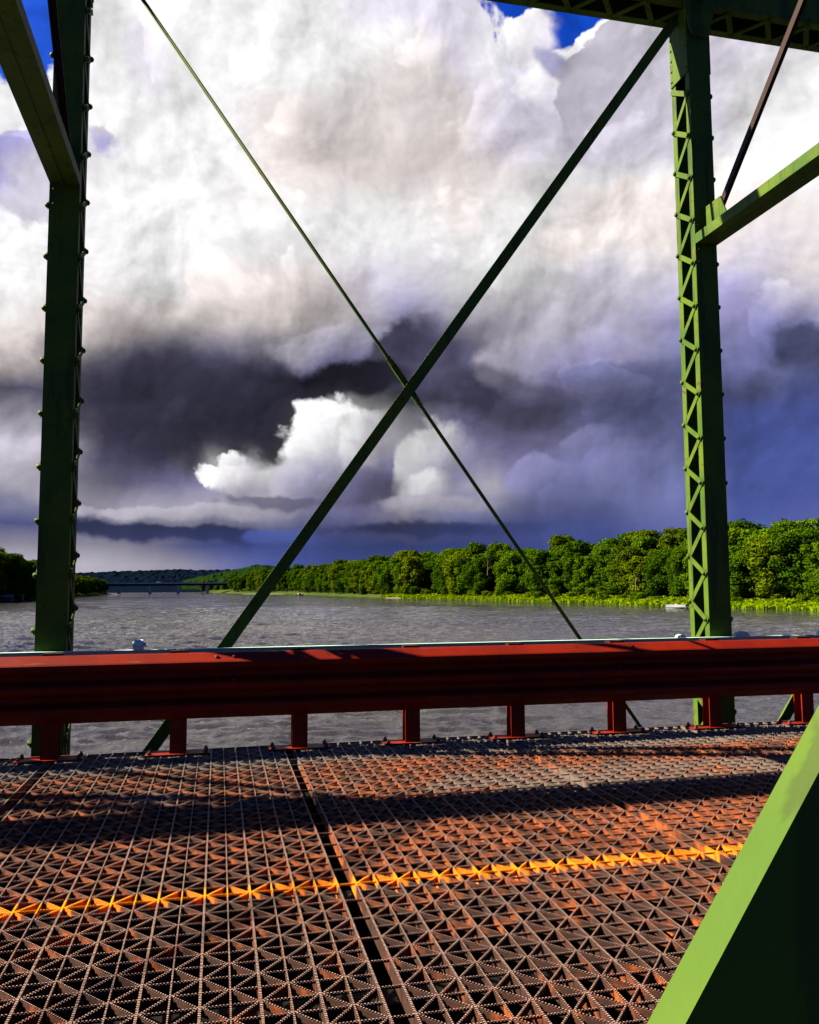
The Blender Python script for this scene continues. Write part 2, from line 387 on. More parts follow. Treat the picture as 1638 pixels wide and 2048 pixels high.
def leaf_mat(name, c1, c2, tr=.14):
    m = bpy.data.materials.new(name); m.use_nodes = True
    t = m.node_tree; t.nodes.clear()
    o = N(t, 'ShaderNodeOutputMaterial')
    g = N(t, 'ShaderNodeNewGeometry'); oi = N(t, 'ShaderNodeObjectInfo')
    n = noise_n(t, g.outputs['Position'], .35, 3, .6)
    c = mix_c(t, smooth(t, n, .35, .65), c1, c2)
    c = mix_c(t, math_n(t, 'MULTIPLY', oi.outputs['Random'], .75), c, (c2[0]*.55, c2[1]*.62, c2[2]*.8))
    d = N(t, 'ShaderNodeBsdfDiffuse'); q = N(t, 'ShaderNodeBsdfTranslucent')
    c = dim(t, c); t.links.new(c, d.inputs[0]); t.links.new(c, q.inputs[0])
    x = N(t, 'ShaderNodeMixShader'); x.inputs[0].default_value = tr
    t.links.new(d.outputs[0], x.inputs[1]); t.links.new(q.outputs[0], x.inputs[2])
    t.links.new(x.outputs[0], o.inputs[0])
    return m
LEAF = leaf_mat('leaf_green', (.048, .088, .0012), (.020, .046, .0015))
LEAF2 = leaf_mat('leaf_yellow_green', (.078, .105, .0012), (.040, .060, .0015))
GRASSM = leaf_mat('grass_green', (.16, .20, .0015), (.10, .165, .0015), .3)
BARK = paint('tree_bark', (.04, .032, .024), (.024, .02, .016))
def ground_mat(name, c1, c2, s=.05, bs=.5, bd=1.0):
    m, t, b = new_mat(name)
    p = N(t, 'ShaderNodeNewGeometry').outputs['Position']
    n = noise_n(t, p, s, 6, .65)
    t.links.new(dim(t, mix_c(t, smooth(t, n, .38, .62), c1, c2)), b.inputs['Base Color'])
    b.inputs['Roughness'].default_value = .95
    b.inputs['Specular IOR Level'].default_value = 0
    bump(t, b, noise_n(t, p, bs, 4, .7), .6, bd)
    return m
LAND = ground_mat('riverbank_soil', (.018, .035, .006), (.035, .04, .012))
FARHILL = ground_mat('distant_forest_hill', (.0010, .0022, .0060), (.0016, .0036, .0075), .02, .08, 4)  # cloud shadow and blue haze are put into this dark forest colour
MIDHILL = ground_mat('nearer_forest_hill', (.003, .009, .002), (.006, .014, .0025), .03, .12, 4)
GRAVEL = ground_mat('pale_gravel', (.12, .11, .09), (.08, .07, .06), .8, 3, .2)
CONC = ground_mat('pale_concrete', (.26, .26, .27), (.20, .21, .23), .3, 2, .1)
WHITE = paint('white_paint', (.30, .30, .29), (.26, .26, .25), amount=.8)
TIN = paint('pale_roof', (.10, .10, .10), (.08, .08, .08), amount=.8)
DKDECK = paint('bridge_girder_steel', (.004, .006, .010), (.006, .008, .012), amount=.9)
GLASSY = paint('dark_glass', (.02, .025, .03), (.03, .03, .035), amount=.95, rough=.1)
WOOD = paint('weathered_wood', (.05, .03, .016), (.03, .018, .01), amount=.9)
PALEWOOD = paint('pale_wood', (.16, .13, .08), (.13, .10, .06), amount=.9)
BLUEC = paint('blue_cover', (.05, .12, .3), (.04, .10, .25), amount=.9)

# ------------------------------------------------------------------ mesh helpers
class MB:
    def __init__(s): s.v = []; s.f = []
    def quadbox(s, pts):        # 8 points: bottom 4, top 4
        b = len(s.v); s.v += [tuple(p) for p in pts]
        for q in ((0, 3, 2, 1), (4, 5, 6, 7), (0, 1, 5, 4), (1, 2, 6, 5), (2, 3, 7, 6), (3, 0, 4, 7)):
            s.f.append(tuple(b+i for i in q))
        return s
    def box(s, x0, x1, y0, y1, z0, z1):
        return s.quadbox([(x0, y0, z0), (x1, y0, z0), (x1, y1, z0), (x0, y1, z0), (x0, y0, z1), (x1, y0, z1), (x1, y1, z1), (x0, y1, z1)])
    def bar(s, p, q, w, h, up=(0, 0, 1)):       # rectangular section: w sideways, h along 'up'
        p, q, up = Vector(p), Vector(q), Vector(up)
        d = (q-p).normalized(); side = d.cross(up).normalized(); u = side.cross(d).normalized()
        a, c = side*w/2, u*h/2
        return s.quadbox([p-a-c, p+a-c, q+a-c, q-a-c, p-a+c, p+a+c, q+a+c, q-a+c])
    def tube(s, p, q, r, n=10, r2=None, cap=True):
        p, q = Vector(p), Vector(q); r2 = r if r2 is None else r2
        d = (q-p).normalized(); a = d.orthogonal().normalized(); c = d.cross(a)
        b = len(s.v)
        for k in range(n):
            t = 2*math.pi*k/n; o = a*math.cos(t)+c*math.sin(t)
            s.v.append(tuple(p+o*r)); s.v.append(tuple(q+o*r2))
        for k in range(n):
            i, j = b+2*k, b+2*((k+1) % n); s.f.append((i, j, j+1, i+1))
        if cap:
            s.f.append(tuple(b+2*k for k in range(n))[::-1]); s.f.append(tuple(b+2*k+1 for k in range(n)))
        return s
    def rivet(s, p, d, r=.019, h=.014, n=7):    # low dome
        p, d = Vector(p), Vector(d).normalized(); a = d.orthogonal().normalized(); c = d.cross(a)
        b = len(s.v)
        for (rr, hh) in ((r, 0), (r*.85, h*.6)):
            for k in range(n):
                t = 2*math.pi*k/n; s.v.append(tuple(p+(a*math.cos(t)+c*math.sin(t))*rr+d*hh))
        s.v.append(tuple(p+d*h))
        for k in range(n):
            j = (k+1) % n
            s.f.append((b+k, b+j, b+n+j, b+n+k)); s.f.append((b+n+k, b+n+j, b+2*n))
        return s
    def prism(s, prof, x0, x1, axis='x'):       # closed profile (a,b) extruded along an axis
        b = len(s.v); n = len(prof)
        def P(t, a, c): return (t, a, c) if axis == 'x' else ((a, t, c) if axis == 'y' else (a, c, t))
        s.v += [P(x0, *q) for q in prof]+[P(x1, *q) for q in prof]
        for k in range(n):
            j = (k+1) % n; s.f.append((b+k, b+j, b+n+j, b+n+k))
        s.f.append(tuple(range(b, b+n))[::-1]); s.f.append(tuple(range(b+n, b+2*n)))
        return s
    def mesh(s, name, mat, smooth_=False):
        m = bpy.data.meshes.new(name); m.from_pydata(s.v, [], s.f)
        if smooth_:
            m.polygons.foreach_set('use_smooth', [True]*len(m.polygons))
        m.materials.append(mat); m.update(); return m
    def build(s, name, mat, parent=None, smooth_=False, fix=True):
        m = s.mesh(name, mat, smooth_)
        if fix:
            import bmesh
            bm = bmesh.new(); bm.from_mesh(m); bmesh.ops.recalc_face_normals(bm, faces=bm.faces); bm.to_mesh(m); bm.free()
        return link(name, m, parent)
def link(name, mesh, parent=None, loc=(0, 0, 0)):
    o = bpy.data.objects.new(name, mesh); COL.objects.link(o); o.location = loc
    if parent is not None: o.parent = parent
    return o
def empty(name, loc=(0, 0, 0)):
    o = bpy.data.objects.new(name, None); o.empty_display_size = .3; COL.objects.link(o); o.location = loc; return o
def tag(o, label=None, cat=None, group=None, kind=None):
    if label: o['label'] = label
    if cat: o['category'] = cat
    if group: o['group'] = group
    if kind: o['kind'] = kind
    return o
def kids(o, allo=None): return [c for c in o.children]

# ------------------------------------------------------------------ the truss bridge we stand on
PX = [-1.456 + 6.69*k for k in range(-2, 4)]     # panel points
YT, YN = 8.185, 0.405                            # far and near truss planes
ZT, ZB = 8.19, -1.275                             # pin heights
PW, PD = .265, .37                               # post width along the bridge, depth across
bridge = empty('steel_truss_bridge', (2, 4.3, 0))
tag(bridge, 'dark green riveted steel truss bridge framing the whole view', 'bridge')
def on_bridge(o):
    o.parent = bridge; o.matrix_parent_inverse = Matrix.Translation(-Vector((2, 4.3, 0))); return o
def bpart(mb, name, mat, parent=None, **k):
    o = mb.build(name, mat, None, **k)
    if parent is None: on_bridge(o)
    else: o.parent = parent
    return o
def channel(mb, cx, y_web, y_in, z0, z1):
    # web plate across x, two flanges pointing to y_in
    t = .012; s = 1 if y_in > y_web else -1
    mb.box(cx-PW/2, cx+PW/2, min(y_web, y_web+s*t), max(y_web, y_web+s*t), z0, z1)
    for sx in (-1, 1):
        xa, xb = sorted((cx+sx*PW/2, cx+sx*(PW/2-.014)))
        ya, yb = sorted((y_web+s*(t+.001), y_web+s*.085))
        mb.box(xa, xb, ya, yb, z0, z1)
lace_len = None
def post(cx, yc, full):
    ya, yb = yc-PD/2, yc+PD/2
    mb = MB()
    channel(mb, cx, ya, yb, -1.2, 8.0); channel(mb, cx, yb, ya, -1.2, 8.0)
    post_o = bpart(mb, 'truss_post', GREEN)
    pitch = .492; zs = -.72; n = 16
    riv = MB(); allb = MB()
    for sx in (-1, 1):
        xf = cx+sx*(PW/2+.0045)
        for k in range(n):
            for (y0, z0, y1, z1) in ((ya+.04, zs+pitch*k+pitch*.62, yb-.04, zs+pitch*k), (ya+.04, zs+pitch*k+pitch*.62, yb-.04, zs+pitch*(k+1))):
                lay = .0045 if z1 > z0 else -.0025
                x = xf + sx*max(lay, 0)*2
                p, q = Vector((x, y0, z0)), Vector((x, y1, z1)); d = (q-p).normalized()
                b = MB() if full else allb
                b.bar(p-d*.035, q+d*.035, .055, .008, (1, 0, 0))
                if full: bpart(b, 'lacing_bar', GREEN, post_o)
            for (y, z) in ((ya+.04, zs+pitch*k+pitch*.62), (yb-.04, zs+pitch*k)):
                riv.rivet((xf+sx*.017, y, z), (sx, 0, 0), .026, .024)
        # batten plates at the ends
        for (z0, z1) in ((7.22, 7.98), (-1.15, -.82)):
            xa, xb = sorted((xf-sx*.002, xf+sx*.010))
            (allb if not full else (bt := MB())).box(xa, xb, ya+.004, yb-.004, z0, z1)
            if full: bpart(bt, 'batten_plate', GREEN, post_o)
            for y in (ya+.035, yb-.035):
                for k in range(6):
                    z = z0+.06+k*(z1-z0-.12)/5
                    riv.rivet((xf+sx*.010, y, z), (sx, 0, 0), .017, .014)
    # rivet pairs on the web
    for (z0, z1) in ((5.0, 5.5),):
        for sx in (-.09, .09):
            for k in range(4):
                riv.rivet((cx+sx, ya, z0+k*.14), (0, -1, 0), .017, .013)
    if not full: bpart(allb, 'lacing', GREEN, post_o)
    r = bpart(riv, 'rivets', GREEN, post_o, smooth_=True); r['kind'] = 'stuff'
    return post_o
for k, x in enumerate(PX):
    post(x, YT, k in (2, 3))
    if k in (2, 3): post(x, YN, False)

# top chords: two plated sides, cover on top, lacing below
def chord(yc):
    y0, y1 = yc-.215, yc+.215; xa, xb = PX[0]-1.5, PX[-1]+1.5
    mb = MB()
    for ys, s in ((y0, 1), (y1, -1)):
        a, b = sorted((ys, ys+s*.012)); mb.box(xa, xb, a, b, 8.0, 8.42)
        a, b = sorted((ys+s*.013, ys+s*.085)); mb.box(xa, xb, a, b, 8.0, 8.014)     # lower flange
        a, b = sorted((ys-s*.010, ys-s*.001)); mb.box(xa, xb, a, b, 8.0, 8.075)     # outer angle
    mb.box(xa, xb, y0-.05, y1+.05, 8.421, 8.435)
    c = bpart(mb, 'top_chord', GREEN)
    return c
def chord_lacing(c, yc, full):
    y0, y1 = yc-.215, yc+.215; pitch = .52; rv = MB(); al = MB()
    n = int((PX[-1]-PX[0])/pitch)
    for k in range(n):
        x = PX[0]+.2+k*pitch
        near = full and 4.0 < x < 9.5
        for (xa_, xb_, dz) in ((x, x+pitch*.5, 0), (x+pitch*.5, x+pitch, .009)):
            p = Vector((xa_, y0+.05 if dz == 0 else y1-.05, 7.994-dz)); q = Vector((xb_, y1-.05 if dz == 0 else y0+.05, 7.994-dz))
            d = (q-p).normalized(); b = MB() if near else al
            b.bar(p-d*.03, q+d*.03, .06, .008, (0, 0, 1))
            if near: bpart(b, 'lacing_bar', GREEN, c)
        rv.rivet((x, y0+.05, 7.981), (0, 0, -1), .024, .02); rv.rivet((x+pitch*.5, y1-.05, 7.981), (0, 0, -1), .024, .02)
        for q in range(4):
            rv.rivet((x+q*.13, y0-.010, 8.04), (0, -1, 0), .014, .011)
    bpart(al, 'lacing', GREEN, c)
    r = bpart(rv, 'rivets', GREEN, c, smooth_=True); r['kind'] = 'stuff'
cf = chord(YT); chord_lacing(cf, YT, True)
cn_ = chord(YN); chord_lacing(cn_, YN, False)
# gusset plates where far posts meet the chord
for x in PX[1:5]:
    mb = MB()
    mb.prism([(x-.20, 8.0), (x-.14, 7.70), (x-.10, 7.62), (x+.10, 7.62), (x+.2, 8.0), (x+.2, 8.38), (x-.2, 8.38)], YT-.215-.022, YT-.215-.0105, 'y')
    for sx in (-.10, .10):
        for q in range(5): mb.rivet((x+sx*(1 if q > 1 else .7), YT-.237, 7.72+q*.13), (0, -1, 0), .017, .013)
    g = bpart(mb, 'gusset_plate', GREEN)
# bottom chords and floor structure (under the deck)
for yc in (YT, YN):
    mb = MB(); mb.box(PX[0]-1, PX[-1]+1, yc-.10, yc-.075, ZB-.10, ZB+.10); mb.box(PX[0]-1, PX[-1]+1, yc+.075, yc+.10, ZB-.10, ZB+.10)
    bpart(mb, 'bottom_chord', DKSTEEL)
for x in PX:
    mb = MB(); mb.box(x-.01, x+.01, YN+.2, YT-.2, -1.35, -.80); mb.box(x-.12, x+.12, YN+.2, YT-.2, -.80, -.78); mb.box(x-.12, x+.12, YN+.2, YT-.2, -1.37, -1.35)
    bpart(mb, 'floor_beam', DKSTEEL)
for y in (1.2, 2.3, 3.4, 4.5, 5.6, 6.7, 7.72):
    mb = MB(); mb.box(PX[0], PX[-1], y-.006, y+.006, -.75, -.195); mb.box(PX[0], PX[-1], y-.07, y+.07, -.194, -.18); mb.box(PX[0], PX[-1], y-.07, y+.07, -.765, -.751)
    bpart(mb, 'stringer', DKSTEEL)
# diagonals (flat eyebars) in both trusses, counter rod in the middle panel
def eyebar(xa, za, xb, zb, yc, w=.112, t=.026):
    mb = MB()
    p, q = Vector((xa, yc, za)), Vector((xb, yc, zb)); d = (q-p).normalized(); nrm = d.cross(Vector((0, 1, 0)))
    mb.bar(p, q, t, w, nrm)
    for e in (p, q): mb.tube(e-Vector((0, t/2+.001, 0)), e+Vector((0, t/2+.001, 0)), .13, 18)
    return bpart(mb, 'diagonal_eyebar', GREEN)
for yc in (YT, YN+.0195):
    for k in (2, 3, 4): eyebar(PX[k], ZB, PX[k+1], ZT, yc)
    for k in (0, 1): eyebar(PX[k], ZT, PX[k+1], ZB, yc)
def rod(yc):
    p, q = Vector((PX[2], yc, ZT)), Vector((PX[3], yc, ZB)); d = (q-p).normalized()
    mb = MB(); mb.tube(p, q, .0195, 10)
    r = bpart(mb, 'counter_rod', GREEN, smooth_=True)
    mid = Vector((at_y(808, 775, yc)[0], yc, 0)); s = (mid.x-p.x)/d.x; c = p+d*s
    tb = MB()
    side = d.cross(Vector((0, 1, 0)))
    tb.bar(c-d*.30, c+d*.12, .03, .018, side); tb.v = []; tb.f = []
    for sg in (-1, 1):
        tb.bar(c-d*.20+side*sg*.024, c+d*.20+side*sg*.024, .035, .012, side)
    tb.tube(c-d*.26, c-d*.19, .033, 8); tb.tube(c+d*.19, c+d*.26, .033, 8)
    tb.tube(c-d*.30, c-d*.275, .028, 6); tb.tube(c+d*.275, c+d*.30, .028, 6)
    bpart(tb, 'turnbuckle', GREEN, r)
rod(YT+.045)
# sway frames at each panel point
for k, x in enumerate(PX):
    if k < 2: continue
    mb = MB()
    ya, yb = YN+PD/2+.002, YT-PD/2-.002
    for s in (-1, 1):      # two angles with a gap between
        xo, xi = x+s*PW/2, x+s*.009
        a, b = sorted((xo, xi)); mb.box(a, b, ya, yb, 5.20, 5.212)
        a, b = sorted((xo, xo-s*.012)); mb.box(a, b, ya, yb, 5.2125, 5.31)
    mb.box(x-.0088, x+.0088, ya, yb, 5.2045, 5.2095)
    st = bpart(mb, 'sway_strut', GREEN)
    for ye, sg in ((yb, -1), (ya, 1)):
        gp = MB()
        y0, y1, y2 = ye, ye+sg*.42, ye+sg*.30
        gp.prism([(y0, 5.215), (y1, 5.215), (y1, 5.36), (y2, 5.62), (y0, 5.62)], x-.007, x+.007, 'x')
        for q in range(3): gp.rivet((x-.007, y0+sg*(.07+.1*q), 5.28), (-1, 0, 0), .018, .014)
        bpart(gp, 'gusset_plate', GREEN, st)
    for ye, sg in ((yb, -1), (ya, 1)):
        sb = MB()
        p, q = Vector((x+.02, ye+sg*.12, 5.40)), Vector((x+.02, ye+sg*2.72, 7.93))
        sb.bar(p, q, .012, .075, (0, sg*-.7, .7)); sb.bar(p+Vector((.032, 0, 0)), q+Vector((.032, 0, 0)), .05, .012, (0, sg*-.7, .7))
        bpart(sb, 'sway_brace', BROWN)
    ts = MB()
    for s in (-1, 1):
        for zz0 in (8.03, 8.29):
            a, b = sorted((x+s*.05, x+s*.01)); ts.box(a, b, YN+.23, YT-.23, zz0, zz0+.010)
    for q in range(7):
        y = YN+.5+q*1.05; ts.bar((x, y, 8.041), (x, y+.3, 8.289), .012, .03, (1, 0, 0))
    bpart(ts, 'top_strut', GREEN)
for k in range(len(PX)-1):   # top lateral rods
    for (y_a, y_b, z_) in ((YN+.2, YT-.2, 8.24), (YT-.2, YN+.2, 8.29)):
        mb = MB(); mb.tube((PX[k], y_a, z_), (PX[k+1], y_b, z_), .022, 8); bpart(mb, 'lateral_rod', GREEN, smooth_=True)
# truss side rail behind the guardrail with clamps
def outer_rail():
    mb = MB(); mb.box(PX[1]-1, PX[4]+1, 7.925, 7.985, .868, .877); mb.box(PX[1]-1, PX[4]+1, 7.973, 7.985, .805, .8675)
    r = bpart(mb, 'side_rail', PALE)
    p = at_y(278, 1304, 7.95)
    c = MB(); c.tube((p[0]-.045, 7.95, .925), (p[0]+.035, 7.95, .925), .044, 14); c.tube((p[0]+.036, 7.95, .925), (p[0]+.058, 7.95, .925), .020, 6)
    c.box(p[0]-.05, p[0]+.04, 7.915, 7.985, .881, .905)
    c.tube((p[0]-.055, 7.95, .925), (p[0]-.0455, 7.95, .925), .030, 10)
    bpart(c, 'pipe_clamp', PALE, r)
    for (px, rr) in ((1484, .082), (1362, .05), (1650, .08)):
        p = at_y(px, 1285, 7.95); c = MB()
        prof = [(p[0]+rr*1.05*math.cos(t), .8815+rr*.62*math.sin(t)) for t in np.linspace(0, math.pi, 12)]
        c.prism(prof, 7.93, 7.98, 'y')
        for s in (-.3, .35): c.tube((p[0]+rr*s, 7.925, .893), (p[0]+rr*s, 7.935, .893), .008, 6)
        bpart(c, 'eyebar_head', PALE, r)
outer_rail()

# ------------------------------------------------------------------ grating deck
deck = empty('bridge_deck', (2, 4.3, 0)); tag(deck, 'rusty open steel grating roadway of the bridge with yellow centre line', None, kind='structure')
Y0, Y1 = .95, 7.80
A, B = .209, .214
def strip(path, thick, depth, pitch=.0125, notch=.0055, offs=0.0):
    """serrated flat bar on edge following a polyline (x,y)"""
    mb = MB(); pts = []
    for i in range(len(path)-1):
        p, q = Vector((*path[i], 0)), Vector((*path[i+1], 0)); L = (q-p).length; n = max(1, round(L/pitch)); d = (q-p)/n; nr = Vector((-(q-p).y, (q-p).x, 0)).normalized()
        for k in range(n):
            for f, z in ((0.0, 0.0), (.46, 0.0), (.56, -notch), (.90, -notch)):
                pts.append((p+d*(k+f), z, nr))
    pts.append((Vector((*path[-1], 0)), 0.0, pts[-1][2]))
    v, f = mb.v, mb.f
    for (p, z, nr) in pts:
        a, c = p+nr*thick/2, p-nr*thick/2
        v += [(a.x, a.y, z+offs), (c.x, c.y, z+offs), (a.x, a.y, -depth), (c.x, c.y, -depth)]
    for i in range(len(pts)-1):
        b = 4*i; f += [(b+1, b, b+4, b+5), (b, b+2, b+6, b+4), (b+3, b+1, b+5, b+7), (b+2, b+3, b+7, b+6)]
    return mb
NB = 10
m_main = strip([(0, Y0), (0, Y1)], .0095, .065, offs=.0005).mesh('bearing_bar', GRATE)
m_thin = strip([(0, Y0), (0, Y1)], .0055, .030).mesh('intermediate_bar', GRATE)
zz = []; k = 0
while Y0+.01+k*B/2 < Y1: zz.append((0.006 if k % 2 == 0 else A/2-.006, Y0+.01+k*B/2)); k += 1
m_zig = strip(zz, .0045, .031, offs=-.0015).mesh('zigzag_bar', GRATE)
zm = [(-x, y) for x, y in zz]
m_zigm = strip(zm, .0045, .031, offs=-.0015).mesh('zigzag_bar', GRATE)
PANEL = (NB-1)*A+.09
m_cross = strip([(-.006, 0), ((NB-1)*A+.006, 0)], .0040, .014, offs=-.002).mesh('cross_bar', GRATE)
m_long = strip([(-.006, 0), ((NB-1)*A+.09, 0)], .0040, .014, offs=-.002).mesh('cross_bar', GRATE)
for ip in range(-2, 6):
    x0 = -1.30+ip*PANEL
    fr = MB(); fr.box(-.004, (NB-1)*A+.004, Y0-.012, Y0-.004, -.12, 0.0); fr.box(-.004, (NB-1)*A+.004, Y1+.004, Y1+.012, -.12, 0.0)
    m = fr.mesh('grating_panel', GRATE); pan = link('grating_panel', m, deck, (x0-2, -4.3, 0))
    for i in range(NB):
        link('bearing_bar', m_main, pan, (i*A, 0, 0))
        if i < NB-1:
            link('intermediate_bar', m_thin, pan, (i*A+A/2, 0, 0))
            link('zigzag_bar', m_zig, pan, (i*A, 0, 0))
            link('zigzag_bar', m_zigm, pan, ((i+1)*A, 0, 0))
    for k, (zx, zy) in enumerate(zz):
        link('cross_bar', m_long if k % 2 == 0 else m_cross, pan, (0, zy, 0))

# ------------------------------------------------------------------ guardrail
guard = empty('guardrail', (2, 7.6, 0))
tag(guard, 'long rust red corrugated guardrail on short posts along the far deck edge', 'guardrail')
GI = Matrix.Translation(-Vector((2, 7.6, 0)))
def gpart(mb, name, mat, parent=None, **k):
    o = mb.build(name, mat, None, **k)
    if parent is None: o.parent = guard; o.matrix_parent_inverse = GI
    else: o.parent = parent
    return o
# thrie-beam section, front toward the road (-y)
def beam_prof(dy=0):
    yb = 7.582+dy; yf = 7.478+dy
    z = lambda q: .302+q*.566
    front = [(yb, z(1.0)), (yb-.012, z(.995)), (yf+.010, z(.885)), (yf, z(.865)), (yf, z(.80)), (yf+.008, z(.78)),
             (yb-.004, z(.71)), (yb, z(.69)), (yb, z(.65)), (yb-.004, z(.63)), (yf+.008, z(.555)), (yf, z(.535)), (yf, z(.475)), (yf+.008, z(.455)),
             (yb-.004, z(.385)), (yb, z(.365)), (yb, z(.325)), (yb-.004, z(.305)), (yf+.008, z(.235)), (yf, z(.215)), (yf, z(.14)), (yf+.010, z(.115)), (yb-.012, z(.005)), (yb, z(0))]
    back = [(y+.004, zz_) for y, zz_ in front]
    return front, back
joints = [-11.49, -7.68, -3.87, -.06, 3.75, 7.56, 11.37]
for k in range(len(joints)-1):
    fr, bk = beam_prof(-.0045 if k % 2 else 0.0)
    mb = MB(); x0, x1 = joints[k]-.02, joints[k+1]+.18
    n = 2*6
    xs = np.linspace(x0, x1, 13); base = 0
    nv = len(fr)
    for x in xs:
        wob = .0025*math.sin(x*2.3+k)
        mb.v += [(x, y+wob, z_) for y, z_ in fr]+[(x, y+wob, z_) for y, z_ in bk]
    S = 2*nv
    for i in range(len(xs)-1):
        for j in range(nv-1):
            mb.f.append((i*S+j, i*S+j+1, (i+1)*S+j+1, (i+1)*S+j)); mb.f.append((i*S+nv+j+1, i*S+nv+j, (i+1)*S+nv+j, (i+1)*S+nv+j+1))
        mb.f.append((i*S, (i+1)*S, (i+1)*S+nv, i*S+nv)); mb.f.append((i*S+nv-1, i*S+2*nv-1, (i+1)*S+2*nv-1, (i+1)*S+nv-1))
    for i in (0, len(xs)-1):
        for j in range(nv-1): mb.f.append((i*S+j, i*S+nv+j, i*S+nv+j+1, i*S+j+1))
    bo = gpart(mb, 'rail_beam', RED)
    bl = MB()
    for dx in (.05, .20):
        for q in (.935, .59, .42, .10):
            yy, zq = (7.525-.0045, .302+.94*.566) if q == .935 else ((7.50, .302+q*.566) if q != .10 else (7.52, .302+.09*.566))
            bl.rivet((joints[k]+dx, yy-.002, zq), (0, -.8, .6) if q > .9 else (0, -1, 0), .017, .012, 8)
    gpart(bl, 'splice_bolts', RED, bo, smooth_=True)['kind'] = 'stuff'
# posts
xs_posts = [at_z(x, y, 0)[0] for x, y in ((95, 1525), (355, 1512), (600, 1498), (828, 1488), (1037, 1476), (1241, 1466), (1425, 1454), (1600, 1443))]
sp_ = (xs_posts[-1]-xs_posts[0])/7
xs_posts = [xs_posts[0]-3*sp_, xs_posts[0]-2*sp_, xs_posts[0]-sp_]+xs_posts+[xs_posts[-1]+sp_*j for j in (1, 2, 3)]
for x in xs_posts:
    mb = MB()
    mb.box(x-.008, x+.068, 7.582, 7.592, .014, .862)      # flange to the road
    mb.box(x-.070, x-.0085, 7.582, 7.592, .014, .862)
    mb.box(x-.004, x+.004, 7.593, 7.700, .014, .862)
    mb.box(x-.070, x+.068, 7.701, 7.711, .014, .862)
    po = gpart(mb, 'guardrail_post', RED)
    for (xa, xb) in ((x-.076, x-.004), (x+.002, x+.074)):
        c = MB(); c.box(xa, xb, 7.60, 7.72, .863, .885); gpart(c, 'post_cap', BROWN, po)
    pl = MB(); pl.box(x-.27, x+.27, 7.54, 7.74, .002, .013); bp = gpart(pl, 'base_plate', RED, po)
    for dx in (-.235, .235):
        for yy in (7.57, 7.71):
            b2 = MB()
            b2.tube((x+dx, yy, .0135), (x+dx, yy, .031), .019, 6); b2.tube((x+dx, yy, .0315), (x+dx, yy, .046), .010, 8)
            gpart(b2, 'anchor_bolt', BOLT, po)
kb = MB(); kb.box(xs_posts[0]-.5, xs_posts[-1]+.5, 7.815, 7.825, -.16, -.004); kb.box(xs_posts[0]-.5, xs_posts[-1]+.5, 7.7, 7.814, -.17, -.161)
o = kb.build('edge_angle', BROWN, None); o.parent = deck; o.matrix_parent_inverse = Matrix.Translation(-Vector((2, 4.3, 0)))

# ------------------------------------------------------------------ river, land, hills
ZW = -6.55

